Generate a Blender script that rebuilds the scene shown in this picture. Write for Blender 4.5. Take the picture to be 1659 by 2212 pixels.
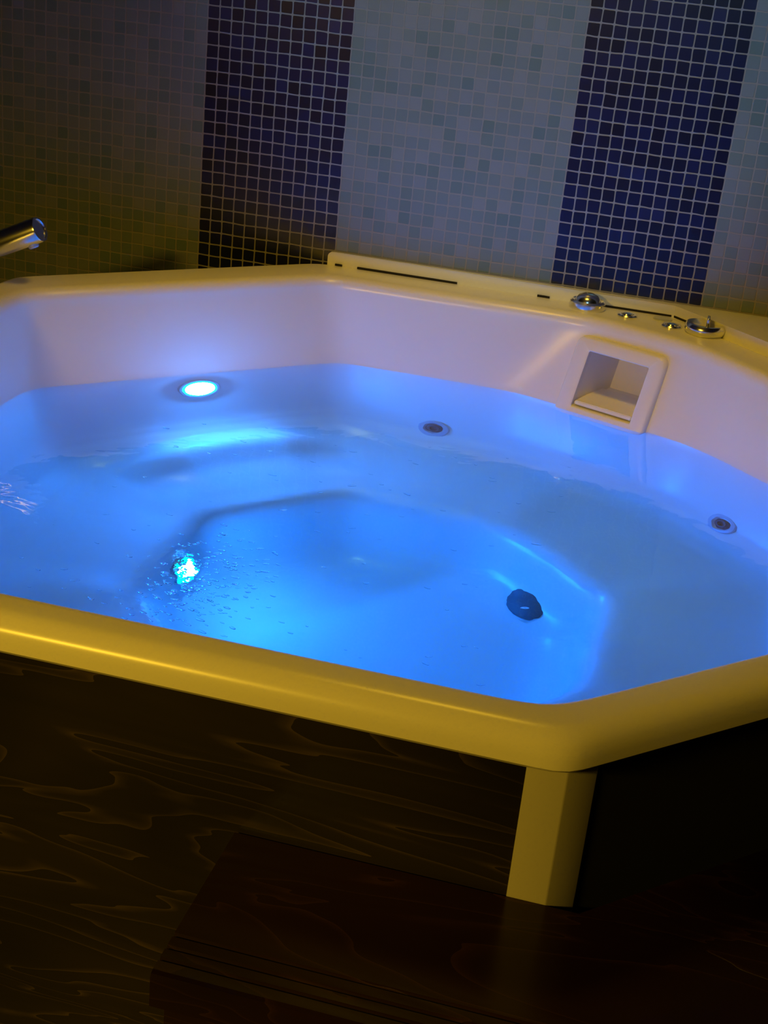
import bpy, bmesh, math, random
from mathutils import Vector, Matrix
from mathutils.bvhtree import BVHTree
random.seed(7)
scene = bpy.context.scene
for o in list(bpy.data.objects): bpy.data.objects.remove(o)

# ------------------------------------------------------------------ units: one mosaic tile pitch = P metres
P = 0.025
GK = 51.0                      # floor level, counted in tile rows below the top row
CU, CD = 25.4, 33.2            # tub centre: tiles along the wall, tiles out from the wall
def W(u, d, k): return Vector(((u-CU)*P, -d*P, (GK-k)*P))
CEN = W(CU, CD, GK)

# ------------------------------------------------------------------ camera
cam_d = bpy.data.cameras.new('camera'); cam = bpy.data.objects.new('camera', cam_d)
scene.collection.objects.link(cam); scene.camera = cam
RR = [(0.96504837, -0.09358421, 0.24479306), (0.18059355, 0.91436091, -0.36239495), (-0.18991476, 0.3939367, 0.89930321)]
rows = [Vector((r[0], r[2], -r[1])) for r in RR]
right, up, back = rows[0], -rows[1], -rows[2]
loc = W(41.829, 111.223, -8.353)
cam.matrix_world = Matrix(((right.x, up.x, back.x, loc.x), (right.y, up.y, back.y, loc.y), (right.z, up.z, back.z, loc.z), (0, 0, 0, 1)))
cam_d.sensor_fit = 'VERTICAL'; cam_d.sensor_height = 24; cam_d.lens = 24*3031.6/2212
cam_d.clip_start = 0.05

# ------------------------------------------------------------------ world, exposure, main light levels
w = bpy.data.worlds.new('world'); scene.world = w; w.use_nodes = True
w.node_tree.nodes['Background'].inputs[0].default_value = (0.02, 0.017, 0.012, 1)
w.node_tree.nodes['Background'].inputs[1].default_value = 0.2
scene.view_settings.view_transform = 'Standard'; scene.view_settings.look = 'None'
scene.view_settings.gamma = 1; scene.view_settings.use_curve_mapping = False
scene.view_settings.exposure = 0
WARM = (1.0, 0.59, 0.035); WARM_POWER = 10.2     # yellow ceiling lamp, watts
TOP_POWER = 3.1
LED = (0.045, 0.27, 1.0);  LED_POWER = 760      # underwater lamp, emission strength
SPOT = (0.34, 0.80, 1.0);  SPOT_POWER = 110     # added fill spot that brightens the tiles

# ------------------------------------------------------------------ materials
def mat(name):
    m = bpy.data.materials.new(name); m.use_nodes = True
    nt = m.node_tree; b = nt.nodes['Principled BSDF']
    return m, nt, b
def simple(name, col, rough=0.4, metal=0.0, bump=0.0, bscale=60, coat=0.0):
    m, nt, b = mat(name)
    b.inputs['Base Color'].default_value = (*col, 1); b.inputs['Roughness'].default_value = rough
    b.inputs['Metallic'].default_value = metal; b.inputs['Coat Weight'].default_value = coat
    b.inputs['Coat Roughness'].default_value = 0.08
    if bump:
        tc = nt.nodes.new('ShaderNodeTexCoord'); n = nt.nodes.new('ShaderNodeTexNoise'); n.inputs['Scale'].default_value = bscale
        bp = nt.nodes.new('ShaderNodeBump'); bp.inputs['Strength'].default_value = bump; bp.inputs['Distance'].default_value = 0.002
        nt.links.new(tc.outputs['Object'], n.inputs['Vector']); nt.links.new(n.outputs['Fac'], bp.inputs['Height'])
        nt.links.new(bp.outputs['Normal'], b.inputs['Normal'])
    return m
M = {}
M['acrylic'] = simple('cream_acrylic', (0.80, 0.78, 0.74), 0.27, bump=0.05, bscale=9)
M['post'] = simple('cream_painted_post', (0.40, 0.385, 0.36), 0.45)
M['chrome'] = simple('chrome', (0.8, 0.8, 0.8), 0.2, 1.0)
M['jet_ring'] = simple('jet_ring_grey', (0.5, 0.52, 0.56), 0.3, 0.2)
M['jet_dark'] = simple('jet_centre_dark', (0.05, 0.05, 0.06), 0.5)
M['drain'] = simple('drain_dark', (0.09, 0.095, 0.11), 0.5)
M['gap'] = simple('dark_joint', (0.012, 0.01, 0.008), 0.9)
M['plaster'] = simple('plaster', (0.10, 0.085, 0.06), 0.9, bump=0.3)
M['stone'] = simple('stone_floor', (0.06, 0.045, 0.035), 0.6, bump=0.3)
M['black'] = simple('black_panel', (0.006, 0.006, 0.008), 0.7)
M['lamp_body'] = simple('lamp_body', (0.2, 0.2, 0.2), 0.4, 0.5)

def emit(name, col, s):
    m, nt, b = mat(name); nt.nodes.remove(b)
    e = nt.nodes.new('ShaderNodeEmission'); e.inputs[0].default_value = (*col, 1); e.inputs[1].default_value = s
    nt.links.new(e.outputs[0], nt.nodes['Material Output'].inputs[0]); return m
M['led'] = emit('led_lens', LED, LED_POWER)
M['led_halo'] = emit('led_halo', (0.0, 1.0, 0.85), 2.2)  # emissive ring added to stand in for the lamp's turquoise halo

def mosaic():
    m, nt, b = mat('glass_mosaic'); L = nt.links; N = nt.nodes
    def math_(op, a, c=None, clamp=False):
        n = N.new('ShaderNodeMath'); n.operation = op; n.use_clamp = clamp
        for i, v in enumerate((a, c)):
            if v is None: continue
            if isinstance(v, (int, float)): n.inputs[i].default_value = v
            else: L.new(v, n.inputs[i])
        return n.outputs[0]
    g = N.new('ShaderNodeNewGeometry'); s = N.new('ShaderNodeSeparateXYZ'); L.new(g.outputs['Position'], s.inputs[0])
    # hand set wobble of the joints
    nz = N.new('ShaderNodeTexNoise'); nz.inputs['Scale'].default_value = 22; nz.inputs['Detail'].default_value = 2; L.new(g.outputs['Position'], nz.inputs['Vector'])
    sc = N.new('ShaderNodeSeparateColor'); L.new(nz.outputs['Color'], sc.inputs[0])
    u = math_('ADD', math_('MULTIPLY', s.outputs['X'], 1/P), CU)
    k = math_('SUBTRACT', GK, math_('MULTIPLY', s.outputs['Z'], 1/P))
    uw = math_('ADD', u, math_('MULTIPLY', math_('SUBTRACT', sc.outputs[0], .5), .13))
    kw = math_('ADD', k, math_('MULTIPLY', math_('SUBTRACT', sc.outputs[1], .5), .16))
    fu = math_('FLOOR', uw); fk = math_('FLOOR', kw)
    du = math_('MULTIPLY', math_('ABSOLUTE', math_('SUBTRACT', math_('FRACT', uw), .5)), 2)
    dk = math_('MULTIPLY', math_('ABSOLUTE', math_('SUBTRACT', math_('FRACT', kw), .5)), 2)
    # rounded square distance
    dd = math_('POWER', math_('ADD', math_('POWER', du, 12), math_('POWER', dk, 12)), 1/12)
    gr = math_('MULTIPLY', math_('SUBTRACT', dd, .868), 17, True)
    cv = N.new('ShaderNodeCombineXYZ'); L.new(fu, cv.inputs[0]); L.new(fk, cv.inputs[1])
    wn = N.new('ShaderNodeTexWhiteNoise'); wn.noise_dimensions = '2D'; L.new(cv.outputs[0], wn.inputs['Vector'])
    def inband(a, c): return math_('MULTIPLY', math_('GREATER_THAN', fu, a-.5), math_('LESS_THAN', fu, c-.5))
    dark = math_('ADD', inband(0, 12), inband(30, 42), True)
    def ramp(stops):
        r = N.new('ShaderNodeValToRGB'); r.color_ramp.interpolation = 'LINEAR'
        e = r.color_ramp.elements
        while len(e) < len(stops): e.new(.5)
        for i, (p, c) in enumerate(stops): e[i].position = p; e[i].color = (*c, 1)
        L.new(wn.outputs['Value'], r.inputs[0]); return r.outputs[0]
    lc = ramp([(0, (.12, .17, .185)), (.25, (.155, .195, .215)), (.6, (.17, .20, .23)), (1, (.21, .225, .26))])
    dc = ramp([(0, (.0005, .001, .022)), (.5, (.001, .003, .042)), (.85, (.002, .006, .06)), (1, (.008, .012, .075))])
    mx = N.new('ShaderNodeMix'); mx.data_type = 'RGBA'; L.new(dark, mx.inputs[0]); L.new(lc, mx.inputs[6]); L.new(dc, mx.inputs[7])
    mg = N.new('ShaderNodeMix'); mg.data_type = 'RGBA'; L.new(gr, mg.inputs[0]); L.new(mx.outputs[2], mg.inputs[6]); mg.inputs[7].default_value = (.27, .25, .255, 1)
    L.new(mg.outputs[2], b.inputs['Base Color'])
    L.new(math_('ADD', math_('MULTIPLY', gr, .5), .28), b.inputs['Roughness'])
    # each tile sits at its own slight tilt; joints sunk
    tilt = math_('MULTIPLY', math_('ADD', math_('MULTIPLY', math_('FRACT', uw), math_('SUBTRACT', wn.outputs['Value'], .5)), math_('MULTIPLY', math_('FRACT', kw), math_('SUBTRACT', math_('FRACT', math_('MULTIPLY', wn.outputs['Value'], 17.3)), .5))), .35)
    hh = math_('SUBTRACT', tilt, gr)
    bp = N.new('ShaderNodeBump'); bp.inputs['Strength'].default_value = .5; bp.inputs['Distance'].default_value = .0018
    L.new(hh, bp.inputs['Height']); L.new(bp.outputs[0], b.inputs['Normal'])
    return m
M['mosaic'] = mosaic()

def wood(name, dark, light, axis_scale, streak=0.5, rough=.3):
    m, nt, b = mat(name); L = nt.links; N = nt.nodes
    tc = N.new('ShaderNodeTexCoord'); mp = N.new('ShaderNodeMapping'); mp.inputs['Scale'].default_value = axis_scale
    L.new(tc.outputs['Object'], mp.inputs[0])
    n1 = N.new('ShaderNodeTexNoise'); n1.inputs['Scale'].default_value = 1.6; n1.inputs['Detail'].default_value = 3; n1.inputs['Distortion'].default_value = .6
    L.new(mp.outputs[0], n1.inputs['Vector'])
    # contour rings of a plain sawn board: fract of a smooth field
    a = N.new('ShaderNodeMath'); a.operation = 'MULTIPLY'; a.inputs[1].default_value = 11; L.new(n1.outputs['Fac'], a.inputs[0])
    fr = N.new('ShaderNodeMath'); fr.operation = 'FRACT'; L.new(a.outputs[0], fr.inputs[0])
    r = N.new('ShaderNodeValToRGB'); e = r.color_ramp.elements
    e[0].position = 0; e[0].color = (*dark, 1); e[1].position = 1; e[1].color = (*light, 1)
    x = e.new(.80); x.color = (*[(p*.92+q*.08) for p, q in zip(dark, light)], 1)
    x = e.new(.93); x.color = (*[(p*.55+q*.45) for p, q in zip(dark, light)], 1)
    L.new(fr.outputs[0], r.inputs[0])
    n2 = N.new('ShaderNodeTexNoise'); n2.inputs['Scale'].default_value = 2.2; n2.inputs['Detail'].default_value = 2; L.new(tc.outputs['Object'], n2.inputs['Vector'])
    r2 = N.new('ShaderNodeValToRGB'); e = r2.color_ramp.elements; e[0].position = .35; e[0].color = (.25, .25, .25, 1); e[1].position = .65; e[1].color = (1, 1, 1, 1)
    L.new(n2.outputs['Fac'], r2.inputs[0])
    mx = N.new('ShaderNodeMix'); mx.data_type = 'RGBA'; mx.blend_type = 'MULTIPLY'; mx.inputs[0].default_value = 1
    L.new(r.outputs[0], mx.inputs[6]); L.new(r2.outputs[0], mx.inputs[7]); L.new(mx.outputs[2], b.inputs['Base Color'])
    b.inputs['Roughness'].default_value = rough; b.inputs['Specular IOR Level'].default_value = .3
    bp = N.new('ShaderNodeBump'); bp.inputs['Strength'].default_value = .25; bp.inputs['Distance'].default_value = .001
    L.new(fr.outputs[0], bp.inputs['Height']); L.new(bp.outputs[0], b.inputs['Normal'])
    return m
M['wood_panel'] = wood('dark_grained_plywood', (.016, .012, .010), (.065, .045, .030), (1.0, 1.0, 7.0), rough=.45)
M['wood_step'] = wood('dark_stained_step', (.020, .007, .004), (.045, .018, .008), (1.0, 5.0, 5.0), rough=.22)

def water_mat():
    m, nt, b = mat('clear_water'); L = nt.links; N = nt.nodes; N.remove(b)
    gl = N.new('ShaderNodeBsdfGlass'); gl.inputs['IOR'].default_value = 1.33; gl.inputs['Roughness'].default_value = 0.0
    gl.inputs['Color'].default_value = (1, 1, 1, 1)
    L.new(gl.outputs[0], N['Material Output'].inputs[0])
    va = N.new('ShaderNodeVolumeAbsorption'); va.inputs[0].default_value = (.22, .80, 1, 1); va.inputs[1].default_value = 2.2
    L.new(va.outputs[0], N['Material Output'].inputs[1])
    tc = N.new('ShaderNodeTexCoord')
    n = N.new('ShaderNodeTexNoise'); n.inputs['Scale'].default_value = 7; n.inputs['Detail'].default_value = 3; n.inputs['Distortion'].default_value = .5
    L.new(tc.outputs['Object'], n.inputs['Vector'])
    bp = N.new('ShaderNodeBump'); bp.inputs['Strength'].default_value = .35; bp.inputs['Distance'].default_value = .006
    n2 = N.new('ShaderNodeTexNoise'); n2.inputs['Scale'].default_value = 38; n2.inputs['Detail'].default_value = 3; L.new(tc.outputs['Object'], n2.inputs['Vector'])
    c = W(18.2, 47, 25.7); vm = N.new('ShaderNodeVectorMath'); vm.operation = 'DISTANCE'; L.new(tc.outputs['Object'], vm.inputs[0]); vm.inputs[1].default_value = c
    mr = N.new('ShaderNodeMapRange'); mr.inputs['From Min'].default_value = .03; mr.inputs['From Max'].default_value = .22; mr.inputs['To Min'].default_value = .6; mr.inputs['To Max'].default_value = 0.02; mr.interpolation_type = 'SMOOTHSTEP'; L.new(vm.outputs['Value'], mr.inputs['Value'])
    ml = N.new('ShaderNodeMath'); ml.operation = 'MULTIPLY_ADD'; L.new(n2.outputs['Fac'], ml.inputs[0]); L.new(mr.outputs[0], ml.inputs[1]); L.new(n.outputs['Fac'], ml.inputs[2])
    L.new(ml.outputs[0], bp.inputs['Height']); L.new(bp.outputs[0], gl.inputs['Normal'])
    return m
M['water'] = water_mat()

def bubble_mat():
    m, nt, b = mat('bubble_film'); b.inputs['Base Color'].default_value = (.95, .98, 1, 1); b.inputs['Roughness'].default_value = .02
    b.inputs['Transmission Weight'].default_value = 1; b.inputs['IOR'].default_value = 1.2; return m
M['bubble'] = bubble_mat()

# ------------------------------------------------------------------ helpers
def link(o, parent=None):
    scene.collection.objects.link(o)
    if parent is not None:
        o.parent = parent; o.matrix_parent_inverse = parent.matrix_world.inverted()
    return o
def obj(name, bm, m, parent=None, smooth=True):
    bmesh.ops.recalc_face_normals(bm, faces=bm.faces)
    me = bpy.data.meshes.new(name); bm.to_mesh(me); bm.free()
    for p in me.polygons: p.use_smooth = smooth
    if smooth:
        try: me.set_sharp_from_angle(angle=math.radians(38))
        except Exception: pass
    me.materials.append(m); return link(bpy.data.objects.new(name, me), parent)
def tag(o, label=None, cat=None, group=None, kind=None):
    for a, v in (('label', label), ('category', cat), ('group', group), ('kind', kind)):
        if v: o[a] = v
    return o
def empty(name, l):
    o = bpy.data.objects.new(name, None); scene.collection.objects.link(o); o.location = l; o.empty_display_size = .05
    bpy.context.view_layer.update(); return o
def box(bm, lo, hi, bevel=0, seg=3):
    r = bmesh.ops.create_cube(bm, size=1)
    for v in r['verts']:
        v.co = Vector([(lo[i]+hi[i])/2 + v.co[i]*(hi[i]-lo[i]) for i in range(3)])
    if bevel:
        es = list({e for v in r['verts'] for e in v.link_edges})
        bmesh.ops.bevel(bm, geom=es, offset=bevel, segments=seg, affect='EDGES', profile=.5)
def prism(bm, pts, z0, z1, bevel=0, top_only=True, seg=3):
    a = [bm.verts.new((p[0], p[1], z0)) for p in pts]; c = [bm.verts.new((p[0], p[1], z1)) for p in pts]
    n = len(pts); bm.faces.new(a[::-1]); bm.faces.new(c)
    for i in range(n): bm.faces.new((a[i], a[(i+1) % n], c[(i+1) % n], c[i]))
    if bevel:
        es = [e for e in bm.edges if all(v in c for v in e.verts)]
        if not top_only: es = list(bm.edges)
        bmesh.ops.bevel(bm, geom=es, offset=bevel, segments=seg, affect='EDGES', profile=.5)
def lathe(bm, prof, mtx, n=40):       # prof: (radius, height) along local +z
    rings = []
    for r, z in prof:
        if r < 1e-6: rings.append([bm.verts.new(mtx @ Vector((0, 0, z)))])
        else: rings.append([bm.verts.new(mtx @ Vector((r*math.cos(t*2*math.pi/n), r*math.sin(t*2*math.pi/n), z))) for t in range(n)])
    for a, c in zip(rings, rings[1:]):
        for i in range(n):
            j = (i+1) % n
            f = [a[i % len(a)], a[j % len(a)], c[j % len(c)], c[i % len(c)]]
            f = [v for q, v in enumerate(f) if v not in f[:q]]
            if len(f) > 2:
                try: bm.faces.new(f)
                except ValueError: pass
def frame(origin, z, x=None):
    z = z.normalized(); x = (x or Vector((1, 0, 0))); x = (x - z*x.dot(z)).normalized(); y = z.cross(x)
    return Matrix(((x.x, y.x, z.x, origin.x), (x.y, y.y, z.y, origin.y), (x.z, y.z, z.z, origin.z), (0, 0, 0, 1)))

# ------------------------------------------------------------------ the room
X0, X1, Y0, H = -1.9, 2.3, -4.3, 2.6
def room(name, lo, hi, m):
    bm = bmesh.new(); box(bm, lo, hi); o = obj(name, bm, m, smooth=False); tag(o, kind='structure'); return o
room('wall_back', (X0-.1, 0, 0), (X1+.1, .1, H), M['mosaic'])
room('wall_left', (X0-.1, Y0, 0), (X0, 0, H), M['plaster'])
room('wall_right', (X1, Y0, 0), (X1+.1, 0, H), M['plaster'])
room('wall_front', (X0-.1, Y0-.1, 0), (X1+.1, Y0, H), M['plaster'])
room('floor', (X0-.1, Y0-.1, -.1), (X1+.1, .1, 0), M['stone'])
room('ceiling', (X0-.1, Y0-.1, H), (X1+.1, .1, H+.1), M['plaster'])

# warm linear lamp under the ceiling, left of the viewer; unseen cool spot added to fill light on the tiles
def ceiling_lamp(name, label, p, aim, sx, sy, power, col, spread):
    r = empty(name, p); tag(r, label, 'lamp')
    bm = bmesh.new(); box(bm, (p[0]-sx/2-.03, p[1]-sy/2-.03, H-.05), (p[0]+sx/2+.03, p[1]+sy/2+.03, H-.002), .008); obj('lamp_housing', bm, M['lamp_body'], r)
    if spread:
        ld = bpy.data.lights.new('lamp_glow', 'AREA'); ld.shape = 'RECTANGLE'; ld.size = sx; ld.size_y = sy; ld.spread = math.radians(spread)
    else:
        ld = bpy.data.lights.new('lamp_glow', 'SPOT'); ld.spot_size = math.radians(26); ld.spot_blend = .6; ld.shadow_soft_size = .03
    ld.energy = power; ld.color = col
    q = Vector((p[0], p[1], H-.1)); lo = bpy.data.objects.new('lamp_glow', ld); link(lo, r)
    lo.matrix_world = Matrix.Translation(q) @ (Vector(aim)-q).to_track_quat('-Z', 'X' if sx < sy else 'Y').to_matrix().to_4x4()
ceiling_lamp('ceiling_lamp', 'square warm ceiling lamp high above the hot tub', (.02, -.7, H), (0, -.72, .8), .3, .3, TOP_POWER, WARM, 76)
lw = empty('wall_light', (-1.15, Y0+.01, 2.0)); tag(lw, 'long yellow glowing wall light on the wall facing the tub', 'lamp')
bm = bmesh.new(); box(bm, (-1.63, Y0+.002, 1.94), (-.67, Y0+.05, 2.06), .008); obj('back_plate', bm, M['lamp_body'], lw)
bm = bmesh.new(); box(bm, (-1.61, Y0+.05, 1.96), (-.69, Y0+.16, 2.04), .006); obj('lamp_housing', bm, M['lamp_body'], lw)
ld = bpy.data.lights.new('glowing_tube', 'AREA'); ld.shape = 'RECTANGLE'; ld.size = .62; ld.size_y = .07; ld.energy = WARM_POWER; ld.color = WARM; ld.spread = math.radians(70)
lo = bpy.data.objects.new('glowing_tube', ld); link(lo, lw); lo.matrix_world = Matrix.Translation((-1.15, Y0+.19, 1.97)) @ (Vector((-.1, -1.6, .4))-Vector((-1.15, Y0+.19, 1.97))).to_track_quat('-Z', 'Y').to_matrix().to_4x4()
ceiling_lamp('ceiling_lamp', 'added cool fill spot under the ceiling, brightening the middle of the tiled wall', (.35, -3.2, H), (.06, 0, 1.52), .1, .1, SPOT_POWER, SPOT, 0)

# ------------------------------------------------------------------ hot tub shell
DIRS = [0, 45, 90, 135, 180, 225, 270, 315, 67.7]        # right, back right, back, back left, left, ..., console chord
def radius(th, hs, p):
    s = 0
    for a, h in zip(DIRS, hs):
        c = math.cos(th-math.radians(a))
        if c > 0: s += (c/h)**p
    return s**(-1/p)
OUT = [33.2, 33.9, 33.15, 33.9, 33.2, 33.9, 33.1, 33.9, 99]
RIM = [30, 29.4, 28.6, 29.1, 29.9, 30.5, 30.3, 31, 29.6]
WAT = [28.8, 28.2, 27.8, 27.4, 29, 28.6, 28.8, 28.8, 27.1]
WL = 25.7
def off(h, d): return [x+d for x in h]
def lerp(a, c, t): return [x*(1-t)+y*t for x, y in zip(a, c)]
def circ(r): return [r]*8+[r*1.0]
BEN = off(WAT, -3.4)
WELL = [13.4]*8+[13.7]
prof = []     # (hs, p, k)
prof.append((off(OUT, -1.6), 150, 19.9)); prof.append((off(OUT, -1.5), 150, 20.55)); prof.append((off(OUT, -.2), 150, 20.6)); prof.append((off(OUT, 0), 150, 20.4))
for i in range(0, 9):
    a = i/8*math.pi/2; prof.append((off(OUT, -1.0+1.0*math.cos(a)), 150-8*i, 20.0-1.0*math.sin(a)))
for i in range(0, 9):
    a = i/8*math.pi/2; prof.append((off(RIM, 1.0-1.0*math.sin(a)), 70, 20.0-1.0*math.cos(a)))
for i in range(1, 12):
    t = i/12; prof.append((lerp(RIM, WAT, t), 70-10*t, 20.0+(WL-20)*t))
prof.append((WAT, 60, WL))
for kk, ins in ((27, .1), (28.5, .3), (30, .55), (31.5, .9), (33, 1.3), (34.5, 1.8), (35.8, 2.5), (36.8, 3.5), (37.5, 4.8), (37.9, 6.4), (38.1, 8)):
    prof.append((off(WAT, -ins), 60-ins*4, kk))
prof.append((lerp(off(WAT, -8), WELL, .5), 26, 38.25))
prof.append((off(WELL, 2.0), 24, 38.4)); prof.append((off(WELL, 1.1), 24, 38.6)); prof.append((off(WELL, .5), 24, 39.1)); prof.append((off(WELL, .1), 24, 39.9))
for kk, ins in ((41, .2), (42.2, .5), (43.4, .9), (44.4, 1.5), (45.2, 2.4), (45.7, 3.6), (45.95, 5.2), (46.05, 7.5), (46.1, 10), (46.15, 12.4)):
    prof.append((off(WELL, -ins), 24-ins, kk))
fine = [prof[0]]
for a_, b_ in zip(prof, prof[1:]):
    n_ = 4 if 35 < b_[2] < 38.5 else 2 if b_[2] > 30 else 1
    for i in range(1, n_+1): t = i/n_; fine.append((lerp(a_[0], b_[0], t), a_[1]*(1-t)+b_[1]*t, a_[2]*(1-t)+b_[2]*t))
prof = fine
NT = 384
def smooth(x): x = min(1, max(0, x)); return x*x*(3-2*x)
def seat_ridge(th, k, r):        # low rolls that part the seats, and the raised back left seat, its ridge shaped to catch a bright patch; tiles upwards
    if k < 30 or r < 14.2 or k > 38.7: return 0
    win = smooth((r-14.2)/4)*smooth((k-33)/3)
    c = math.cos(8*(th-math.radians(22.5))); v = .22*max(0, c)**3*win
    d = abs((math.degrees(th)-135+180) % 360-180)
    v += smooth((25-d)/15)*(1.0*smooth((r-15.5)/5)*smooth((k-33)/4)+1.5*math.exp(-((r-22.0)/1.7)**2))
    return v
def ring(bm, hs, p, k, grow=0, sink=0):
    vs = []
    for i in range(NT):
        th = 2*math.pi*i/NT; r = radius(th, hs, p)+grow
        vs.append(bm.verts.new(CEN + Vector((r*P*math.cos(th), r*P*math.sin(th), (GK-k-sink+seat_ridge(th, k, r-grow))*P))))
    return vs
def loft(bm, rings):
    for a, c in zip(rings, rings[1:]):
        for i in range(NT): bm.faces.new((a[i], a[(i+1) % NT], c[(i+1) % NT], c[i]))

# console frame: local axes on the slanting back right face
cn = Vector((math.cos(math.radians(67.7)), math.sin(math.radians(67.7)), 0)); ct = Vector((cn.y, -cn.x, 0))   # outwards, along
def CON(a, k, out=0.0):        # a: tiles along the console, k: row, out: tiles outwards from the inner face
    h = 29.6-(k-20)*2.5/5.7 + out
    return CEN + cn*h*P + ct*a*P + Vector((0, 0, (GK-k)*P))
OA0, OA1, OK0, OK1 = -2.0, 3.1, 21.3, 25.35

tub = empty('hot_tub', CEN.copy())
tag(tub, 'large cream eight-sided hot tub with blue-lit inside and dark wood sides', 'hot tub')
bm = bmesh.new(); rr = [ring(bm, *q) for q in prof]; loft(bm, rr); bm.faces.new(rr[-1])
bmesh.ops.recalc_face_normals(bm, faces=bm.faces)
bvh = BVHTree.FromBMesh(bm)
kill = []
for f in bm.faces:
    c = f.calc_center_median()-CEN
    a = c.dot(ct)/P; h = c.dot(cn)/P; k = GK-(c.z)/P
    if h > 20 and OA0-.3 < a < OA1+.3 and OK0-.2 < k < OK1+.2 and h < 31: kill.append(f)
bmesh.ops.delete(bm, geom=kill, context='FACES')
shell = obj('shell', bm, M['acrylic'], tub)

# raised upstand against the tiled wall, running on as the corner shelf
bm = bmesh.new()
pl = [(11.6, .02), (11.6, .75), (40.1, .75), (61, 21.6), (61, .02)]
pts = [tuple(W(u, d, 0)[:2]) for u, d in pl]
prism(bm, pts, (GK-19.6)*P, (GK-18)*P, .3*P)
obj('upstand', bm, M['acrylic'], tub)
# dark open joint at the foot of the upstand
def strip(name, pa, pb, wd, hgt=.12):
    bm = bmesh.new(); a, c = W(pa[0], pa[1], 18.97), W(pb[0], pb[1], 18.97); d = (c-a).normalized(); n = Vector((-d.y, d.x, 0))*wd*P/2
    q = [a-n*.4, c-n*.2, c+n*.2, (a+c)/2+n, a+n*.8]
    prism(bm, [tuple(v[:2]) for v in q], a.z-.001, a.z+hgt*P, 0); obj(name, bm, M['gap'], tub, False)
strip('joint', (14.2, .86), (22.6, .82), .28)
strip('joint', (12.3, .86), (12.9, .86), .2)
strip('joint', (33.6, .84), (39.9, .8), .09)
strip('joint', (40.1, .84), (43.2, 3.9), .09)
strip('joint', (29.2, .86), (30.2, .86), .2)

# side cladding
def panel(name, a, c, m, k0=20.55, k1=GK-.05, th=.8, proud=0):
    A, B = W(*a, 0), W(*c, 0); d = (B-A).normalized(); n = Vector((d.y, -d.x, 0))
    if (A-CEN).dot(n) < 0: n = -n
    bm = bmesh.new(); q = [A, B, B-n*th*P, A-n*th*P]
    bm2 = [tuple(v[:2]) for v in q]
    prism(bm, bm2, (GK-k1)*P, (GK-k0)*P, .05*P); o = obj(name, bm, m, tub, False); return o
# octagon corners of the cladding
FD = 65.0; SG = 105.2
hc = FD-CD; dg = (SG-CU-CD)
c_fr = (SG-FD, FD); c_r = (CU+hc, SG-CU-hc); c_br = (CU+hc, CD-(dg-hc)); c_b = (CU+dg-hc, CD-hc)
c_fl = (2*CU-c_fr[0], FD); c_l = (CU-hc, c_r[1]); c_bl = (CU-hc, c_br[1]); c_b2 = (2*CU-c_b[0], c_b[1])
panel('front_panel', (c_fl[0]+.9, FD), (c_fr[0]-.9, FD), M['wood_panel'])
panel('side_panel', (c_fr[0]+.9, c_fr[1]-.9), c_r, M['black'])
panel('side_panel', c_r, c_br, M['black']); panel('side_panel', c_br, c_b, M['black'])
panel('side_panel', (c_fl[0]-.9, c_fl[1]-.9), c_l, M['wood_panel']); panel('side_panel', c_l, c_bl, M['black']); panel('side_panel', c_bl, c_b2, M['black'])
# corner posts, mitred in plan to follow the corner
def post(c, sx):
    pr = .12
    q = [(c[0]-sx*1.55, c[1]+pr), (c[0]+sx*pr*.41, c[1]+pr), (c[0]+sx*(1.05+pr*.7), c[1]-1.05+pr*.7), (c[0]+sx*.2, c[1]-2.2), (c[0]-sx*1.55, c[1]-1.6)]
    bm = bmesh.new(); prism(bm, [tuple(W(u, d, 0)[:2]) for u, d in q], .001, (GK-20.5)*P, .06*P, top_only=False, seg=2)
    obj('corner_post', bm, M['post'], tub)
post(c_fr, 1); post(c_fl, -1)

# skimmer outlet: frame, box and floating flap
sk = []
bm = bmesh.new()
fo = [(-3.3, 20.35), (4.35, 20.35), (4.35, 26.3), (-3.3, 26.3)]
def rrect(a0, a1, k0, k1, r, n=6):
    out = []
    for cx, cy, s in ((a0+r, k0+r, 180), (a1-r, k0+r, 270), (a1-r, k1-r, 0), (a0+r, k1-r, 90)):
        for i in range(n+1):
            t = math.radians(s+90*i/n); out.append((cx+r*math.cos(t), cy+r*math.sin(t)))
    return out
po = rrect(-3.3, 4.35, 20.35, 26.4, .7); pi_ = rrect(OA0, OA1, OK0, OK1, .12)
def loop(pts, out): return [bm.verts.new(CON(a, k, out)) for a, k in pts]
def shrink(pts, s): 
    ca = sum(a for a, k in pts)/len(pts); ck = sum(k for a, k in pts)/len(pts)
    return [(ca+(a-ca)*s, ck+(k-ck)*s) for a, k in pts]
L_ = [loop(po, .4), loop(po, -.35), loop(shrink(po, .985), -.5), loop(shrink(po, .95), -.6), loop(shrink(pi_, 1.04), -.6), loop(pi_, -.52), loop(pi_, .4)]
for a, c in zip(L_, L_[1:]):
    for i in range(len(a)): bm.faces.new((a[i], a[(i+1) % len(a)], c[(i+1) % len(a)], c[i]))
fr = obj('skimmer_frame', bm, M['acrylic'], tub)
bm = bmesh.new()
inn = [loop([(OA0, OK0), (OA1, OK0), (OA1, OK1), (OA0, OK1)], .0)]
bk = [(OA0+.5, OK0+.1), (OA1-.4, OK0+.1), (OA1-.4, OK1-.5), (OA0+.5, OK1-.5)]
inn.append(loop(bk, 4.6))
for a, c in zip(inn, inn[1:]):
    for i in range(4): bm.faces.new((a[i], a[(i+1) % 4], c[(i+1) % 4], c[i]))
bm.faces.new(inn[-1])
obj('skimmer_box', bm, M['acrylic'], tub)
bm = bmesh.new()
q = [(-.35, OK1-.42), (3.6, OK1-.62), (3.6, OK1-.42), (-.35, OK1-.14)]
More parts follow.
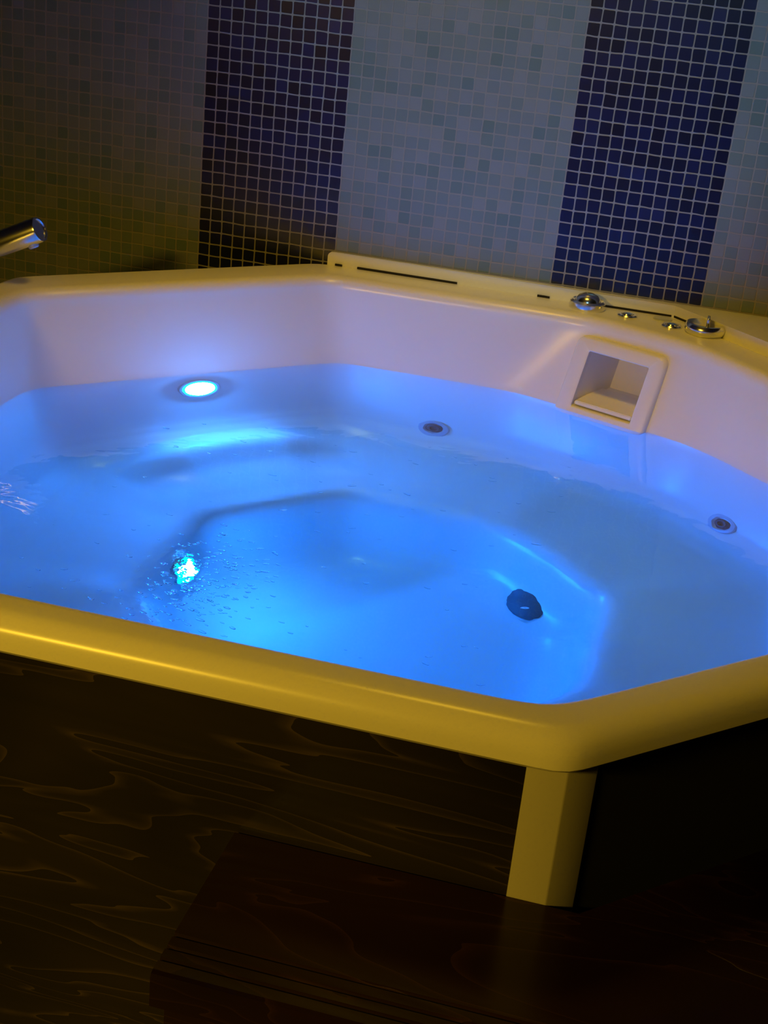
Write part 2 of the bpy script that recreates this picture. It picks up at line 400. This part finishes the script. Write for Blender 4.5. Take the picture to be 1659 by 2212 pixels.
va = [bm.verts.new(CON(OA0+.1, k, o)) for o, k in q]; vb = [bm.verts.new(CON(OA1-.1, k, o)) for o, k in q]
bm.faces.new(va); bm.faces.new(vb[::-1])
for i in range(4): bm.faces.new((va[i], va[(i+1) % 4], vb[(i+1) % 4], vb[i]))
bmesh.ops.bevel(bm, geom=list(bm.edges), offset=.06*P, segments=2, affect='EDGES')
obj('skimmer_flap', bm, M['acrylic'], tub)

# ------------------------------------------------------------------ fittings set into the shell
def on_shell(u, d, k):
    """point and inward normal of the shell nearest to a spot"""
    p = W(u, d, k); q, n, i, _ = bvh.find_nearest(p)
    c = Vector((CEN.x, CEN.y, q.z+.1))
    if n.dot(c-q) < 0: n = -n
    return q, n
def jet(u, d, k):
    q, n = on_shell(u, d, k); m = frame(q, n)
    bm = bmesh.new(); lathe(bm, [(1.25*P, -.1*P), (1.25*P, .1*P), (1.15*P, .2*P), (.85*P, .22*P), (.7*P, .05*P), (.45*P, -.15*P)], m)
    j = obj('jet', bm, M['jet_ring'], tub)
    bm = bmesh.new(); lathe(bm, [(.7*P, .04*P), (.5*P, .16*P), (.42*P, .3*P), (.3*P, .3*P), (.25*P, .05*P), (0, .03*P)], m)
    obj('nozzle', bm, M['jet_dark'], j)
jet(23.3, 6.2, 36.0); jet(46.6, 16.4, 34.8)
def tub_lamp(u, d, k, sc=1.0, lens=1.0):
    q, n = on_shell(u, d, k); m = frame(q, n); S = P*sc; a = 1.25*lens
    bm = bmesh.new(); lathe(bm, [(1.75*S, -.05*S), (1.75*S, .12*S), (1.68*S, .25*S), (1.5*S, .27*S), (1.45*S, .12*S)], m)
    ul = obj('underwater_lamp', bm, M['jet_ring'], tub)
    bm = bmesh.new(); lathe(bm, [(1.46*S, .1*S), (1.4*S, .24*S), (a*S, .3*S), (a*S, .2*S)], m)
    dr = obj('halo_ring', bm, M['led_halo'], ul); dr['label'] = 'added glowing ring for the turquoise halo round the lens'
    bm = bmesh.new(); lathe(bm, [(a*S, .2*S), (a*.98*S, .3*S), (a*.8*S, .4*S), (a*.4*S, .48*S), (0, .5*S)], m)
    gl = obj('glowing_lens', bm, M['led'], ul); gl['label'] = 'glowing white lens'
tub_lamp(5.98, 14.44, 28.6)
tub_lamp(12.2, 32.8, 41.3, 1.0, .66)      # its twin low in the footwell, on the left side
q, n = on_shell(34.3, 25.0, 44.6); m = frame(q, n, Vector((1, 1, 0)).cross(n))
bm = bmesh.new(); lathe(bm, [(1.6*P, 0), (1.6*P, .15*P), (1.3*P, .35*P), (0, .42*P)], m)
bmesh.ops.scale(bm, vec=(1.12, .85, 1), space=m.inverted(), verts=bm.verts)
obj('suction_grille', bm, M['drain'], tub)

# controls on the deck
def turned(name, u, d, prof, m, z=19.0, parent=tub, n=40):
    bm = bmesh.new(); lathe(bm, [(r*P, h*P) for r, h in prof], frame(W(u, d, z), Vector((0, 0, 1))), n); return obj(name, bm, m, parent)
kn = turned('air_knob', 33.35, 2.1, [(1.4, 0), (1.45, .2), (1.4, .55), (1.2, .68), (1.02, .6), (.95, .8), (.75, 1.02), (.45, 1.15), (0, 1.2)], M['chrome'])
dl = turned('diverter_dial', 42.6, 4.35, [(1.4, 0), (1.55, .3), (1.55, .6), (1.42, .8), (1.25, .82), (.6, .62), (0, .58)], M['chrome'])
bm = bmesh.new(); mm = W(42.75, 4.35, 19); box(bm, (mm.x-.12*P, mm.y-.55*P, mm.z+.4*P), (mm.x+.12*P, mm.y+.55*P, mm.z+1.3*P), .08*P); obj('dial_handle', bm, M['chrome'], dl)
for u, d, lab in ((36.6, 2.75, 0), (40.1, 3.9, 0)):
    b_ = turned('push_button', u, d, [(.8, 0), (.8, .1), (.7, .2), (.5, .2), (.48, .1)], M['chrome'])
    turned('button_cap', u, d, [(.48, .1), (.44, .26), (.2, .32), (0, .33)], M['chrome'], parent=b_)
turned('sensor_window', 39.3, 2.0, [(.75, 0), (.75, .07), (.65, .12), (0, .12)], M['jet_ring'])

# ------------------------------------------------------------------ water
bm = bmesh.new()
g = .18
wr = [ring(bm, hs, p, k, g, .2 if k > 30 else 0) for hs, p, k in prof if k > WL+.01]
base = [ring(bm, WAT, 60, WL, g)] + wr
top = [ring(bm, [x*t for x in WAT], 60, WL, 0) for t in (1.0, .85, .6, .3)]
loft(bm, [top[3], top[2], top[1], top[0]] + base)
bm.faces.new(top[3]); bm.faces.new(base[-1])
water = obj('water', bm, M['water']); tag(water, 'clear blue-lit water filling the hot tub', 'water', kind='stuff')

bm = bmesh.new(); rnd = random.Random(3)
for i in range(420):
    if i < 300: t = abs(rnd.gauss(0, 1)); u = 18.0+rnd.gauss(0, 1.6)+.9*t; d = 47.5+rnd.gauss(0, 3.4)
    else: u = rnd.uniform(8, 36); d = rnd.uniform(20, 56)
    r = rnd.uniform(.04, .12)*P
    p = W(u, d, WL+.02)
    if (p-CEN).to_2d().length > 25*P: continue
    bmesh.ops.create_icosphere(bm, subdivisions=2, radius=r, matrix=Matrix.Translation(p) @ Matrix.Rotation(rnd.uniform(-.6, .6), 4, 'Z') @ Matrix.Diagonal((rnd.uniform(1, 3), 1, .6, 1)))
bub = obj('air_bubbles', bm, M['bubble']); tag(bub, 'small clear air bubbles floating on the tub water', 'bubbles', kind='stuff')

# ------------------------------------------------------------------ wooden step in front of the tub
st = empty('wooden_step', W(34, 70, GK)); tag(st, 'dark stained wooden step with grooved edge in front of the tub', 'step')
SK = 27.3
bm = bmesh.new()
# tread cross section along d, with three anti-slip grooves near the front edge
sec = [(65.2, SK)]
for gd in (71.9, 72.6, 73.25): sec += [(gd-.12, SK), (gd-.06, SK+.13), (gd+.06, SK+.13), (gd+.12, SK)]
sec += [(73.85, SK), (74.02, SK+.06), (74.1, SK+.25), (74.1, SK+1.5), (65.2, SK+1.5)]
va = [bm.verts.new(W(27.2, d, k)) for d, k in sec]; vb = [bm.verts.new(W(64, d, k)) for d, k in sec]
bm.faces.new(va); bm.faces.new(vb[::-1])
for i in range(len(sec)): bm.faces.new((va[i], va[(i+1) % len(sec)], vb[(i+1) % len(sec)], vb[i]))
obj('tread', bm, M['wood_step'], st, False)
bm = bmesh.new(); prism(bm, [tuple(W(u, d, 0)[:2]) for u, d in ((41.6, 65.18), (64, 65.18), (64, 48), (58.8, 48))], (GK-SK-1.5)*P, (GK-SK)*P-.0003); obj('corner_tread', bm, M['wood_step'], st, False)
bm = bmesh.new(); box(bm, W(27.6, 73.6, GK-.05), W(63.8, 72.9, SK+1.52), 0); obj('riser', bm, M['wood_step'], st, False)
bm = bmesh.new(); box(bm, W(27.6, 72.9, GK-.05), W(28.3, 65.3, SK+1.52), 0); obj('side_board', bm, M['wood_step'], st, False)

# ------------------------------------------------------------------ chrome spout at the left edge
sp = empty('tub_spout', W(-11.2, 20.2, GK)); tag(sp, 'slanting chrome tub spout above the far left rim', 'spout')
tip = W(-4.35, 20.2, 14.85); foot = W(-11.2, 20.2, 18.15)
axis = (tip-foot).normalized(); L0 = (tip-foot).length
mt = frame(foot, axis, Vector((0, 1, 0)))
bm = bmesh.new(); lathe(bm, [(0, 0), (.92*P, 0), (.92*P, L0-.12*P), (.88*P, L0), (.76*P, L0), (.72*P, L0-.1*P), (0, L0-.1*P)], mt, 48); obj('spout_tube', bm, M['chrome'], sp)
bm = bmesh.new(); dn = (Vector((0, 0, -1))-axis*Vector((0, 0, -1)).dot(axis)).normalized()
lathe(bm, [(.38*P, .5*P), (.38*P, 1.02*P), (.3*P, 1.1*P), (0, 1.1*P)], frame(tip-axis*1.0*P, dn), 24); obj('aerator', bm, M['jet_ring'], sp)
bm = bmesh.new(); hz = foot.z
lathe(bm, [(0, .001), (3.0*P, .001), (3.0*P, .3*P), (1.2*P, .6*P), (.92*P, .9*P), (.92*P, hz-.2*P), (.95*P, hz), (.8*P, hz+.5*P), (.45*P, hz+.8*P), (0, hz+.9*P)], frame(Vector((foot.x, foot.y, 0)), Vector((0, 0, 1))), 40); obj('standpipe', bm, M['chrome'], sp)
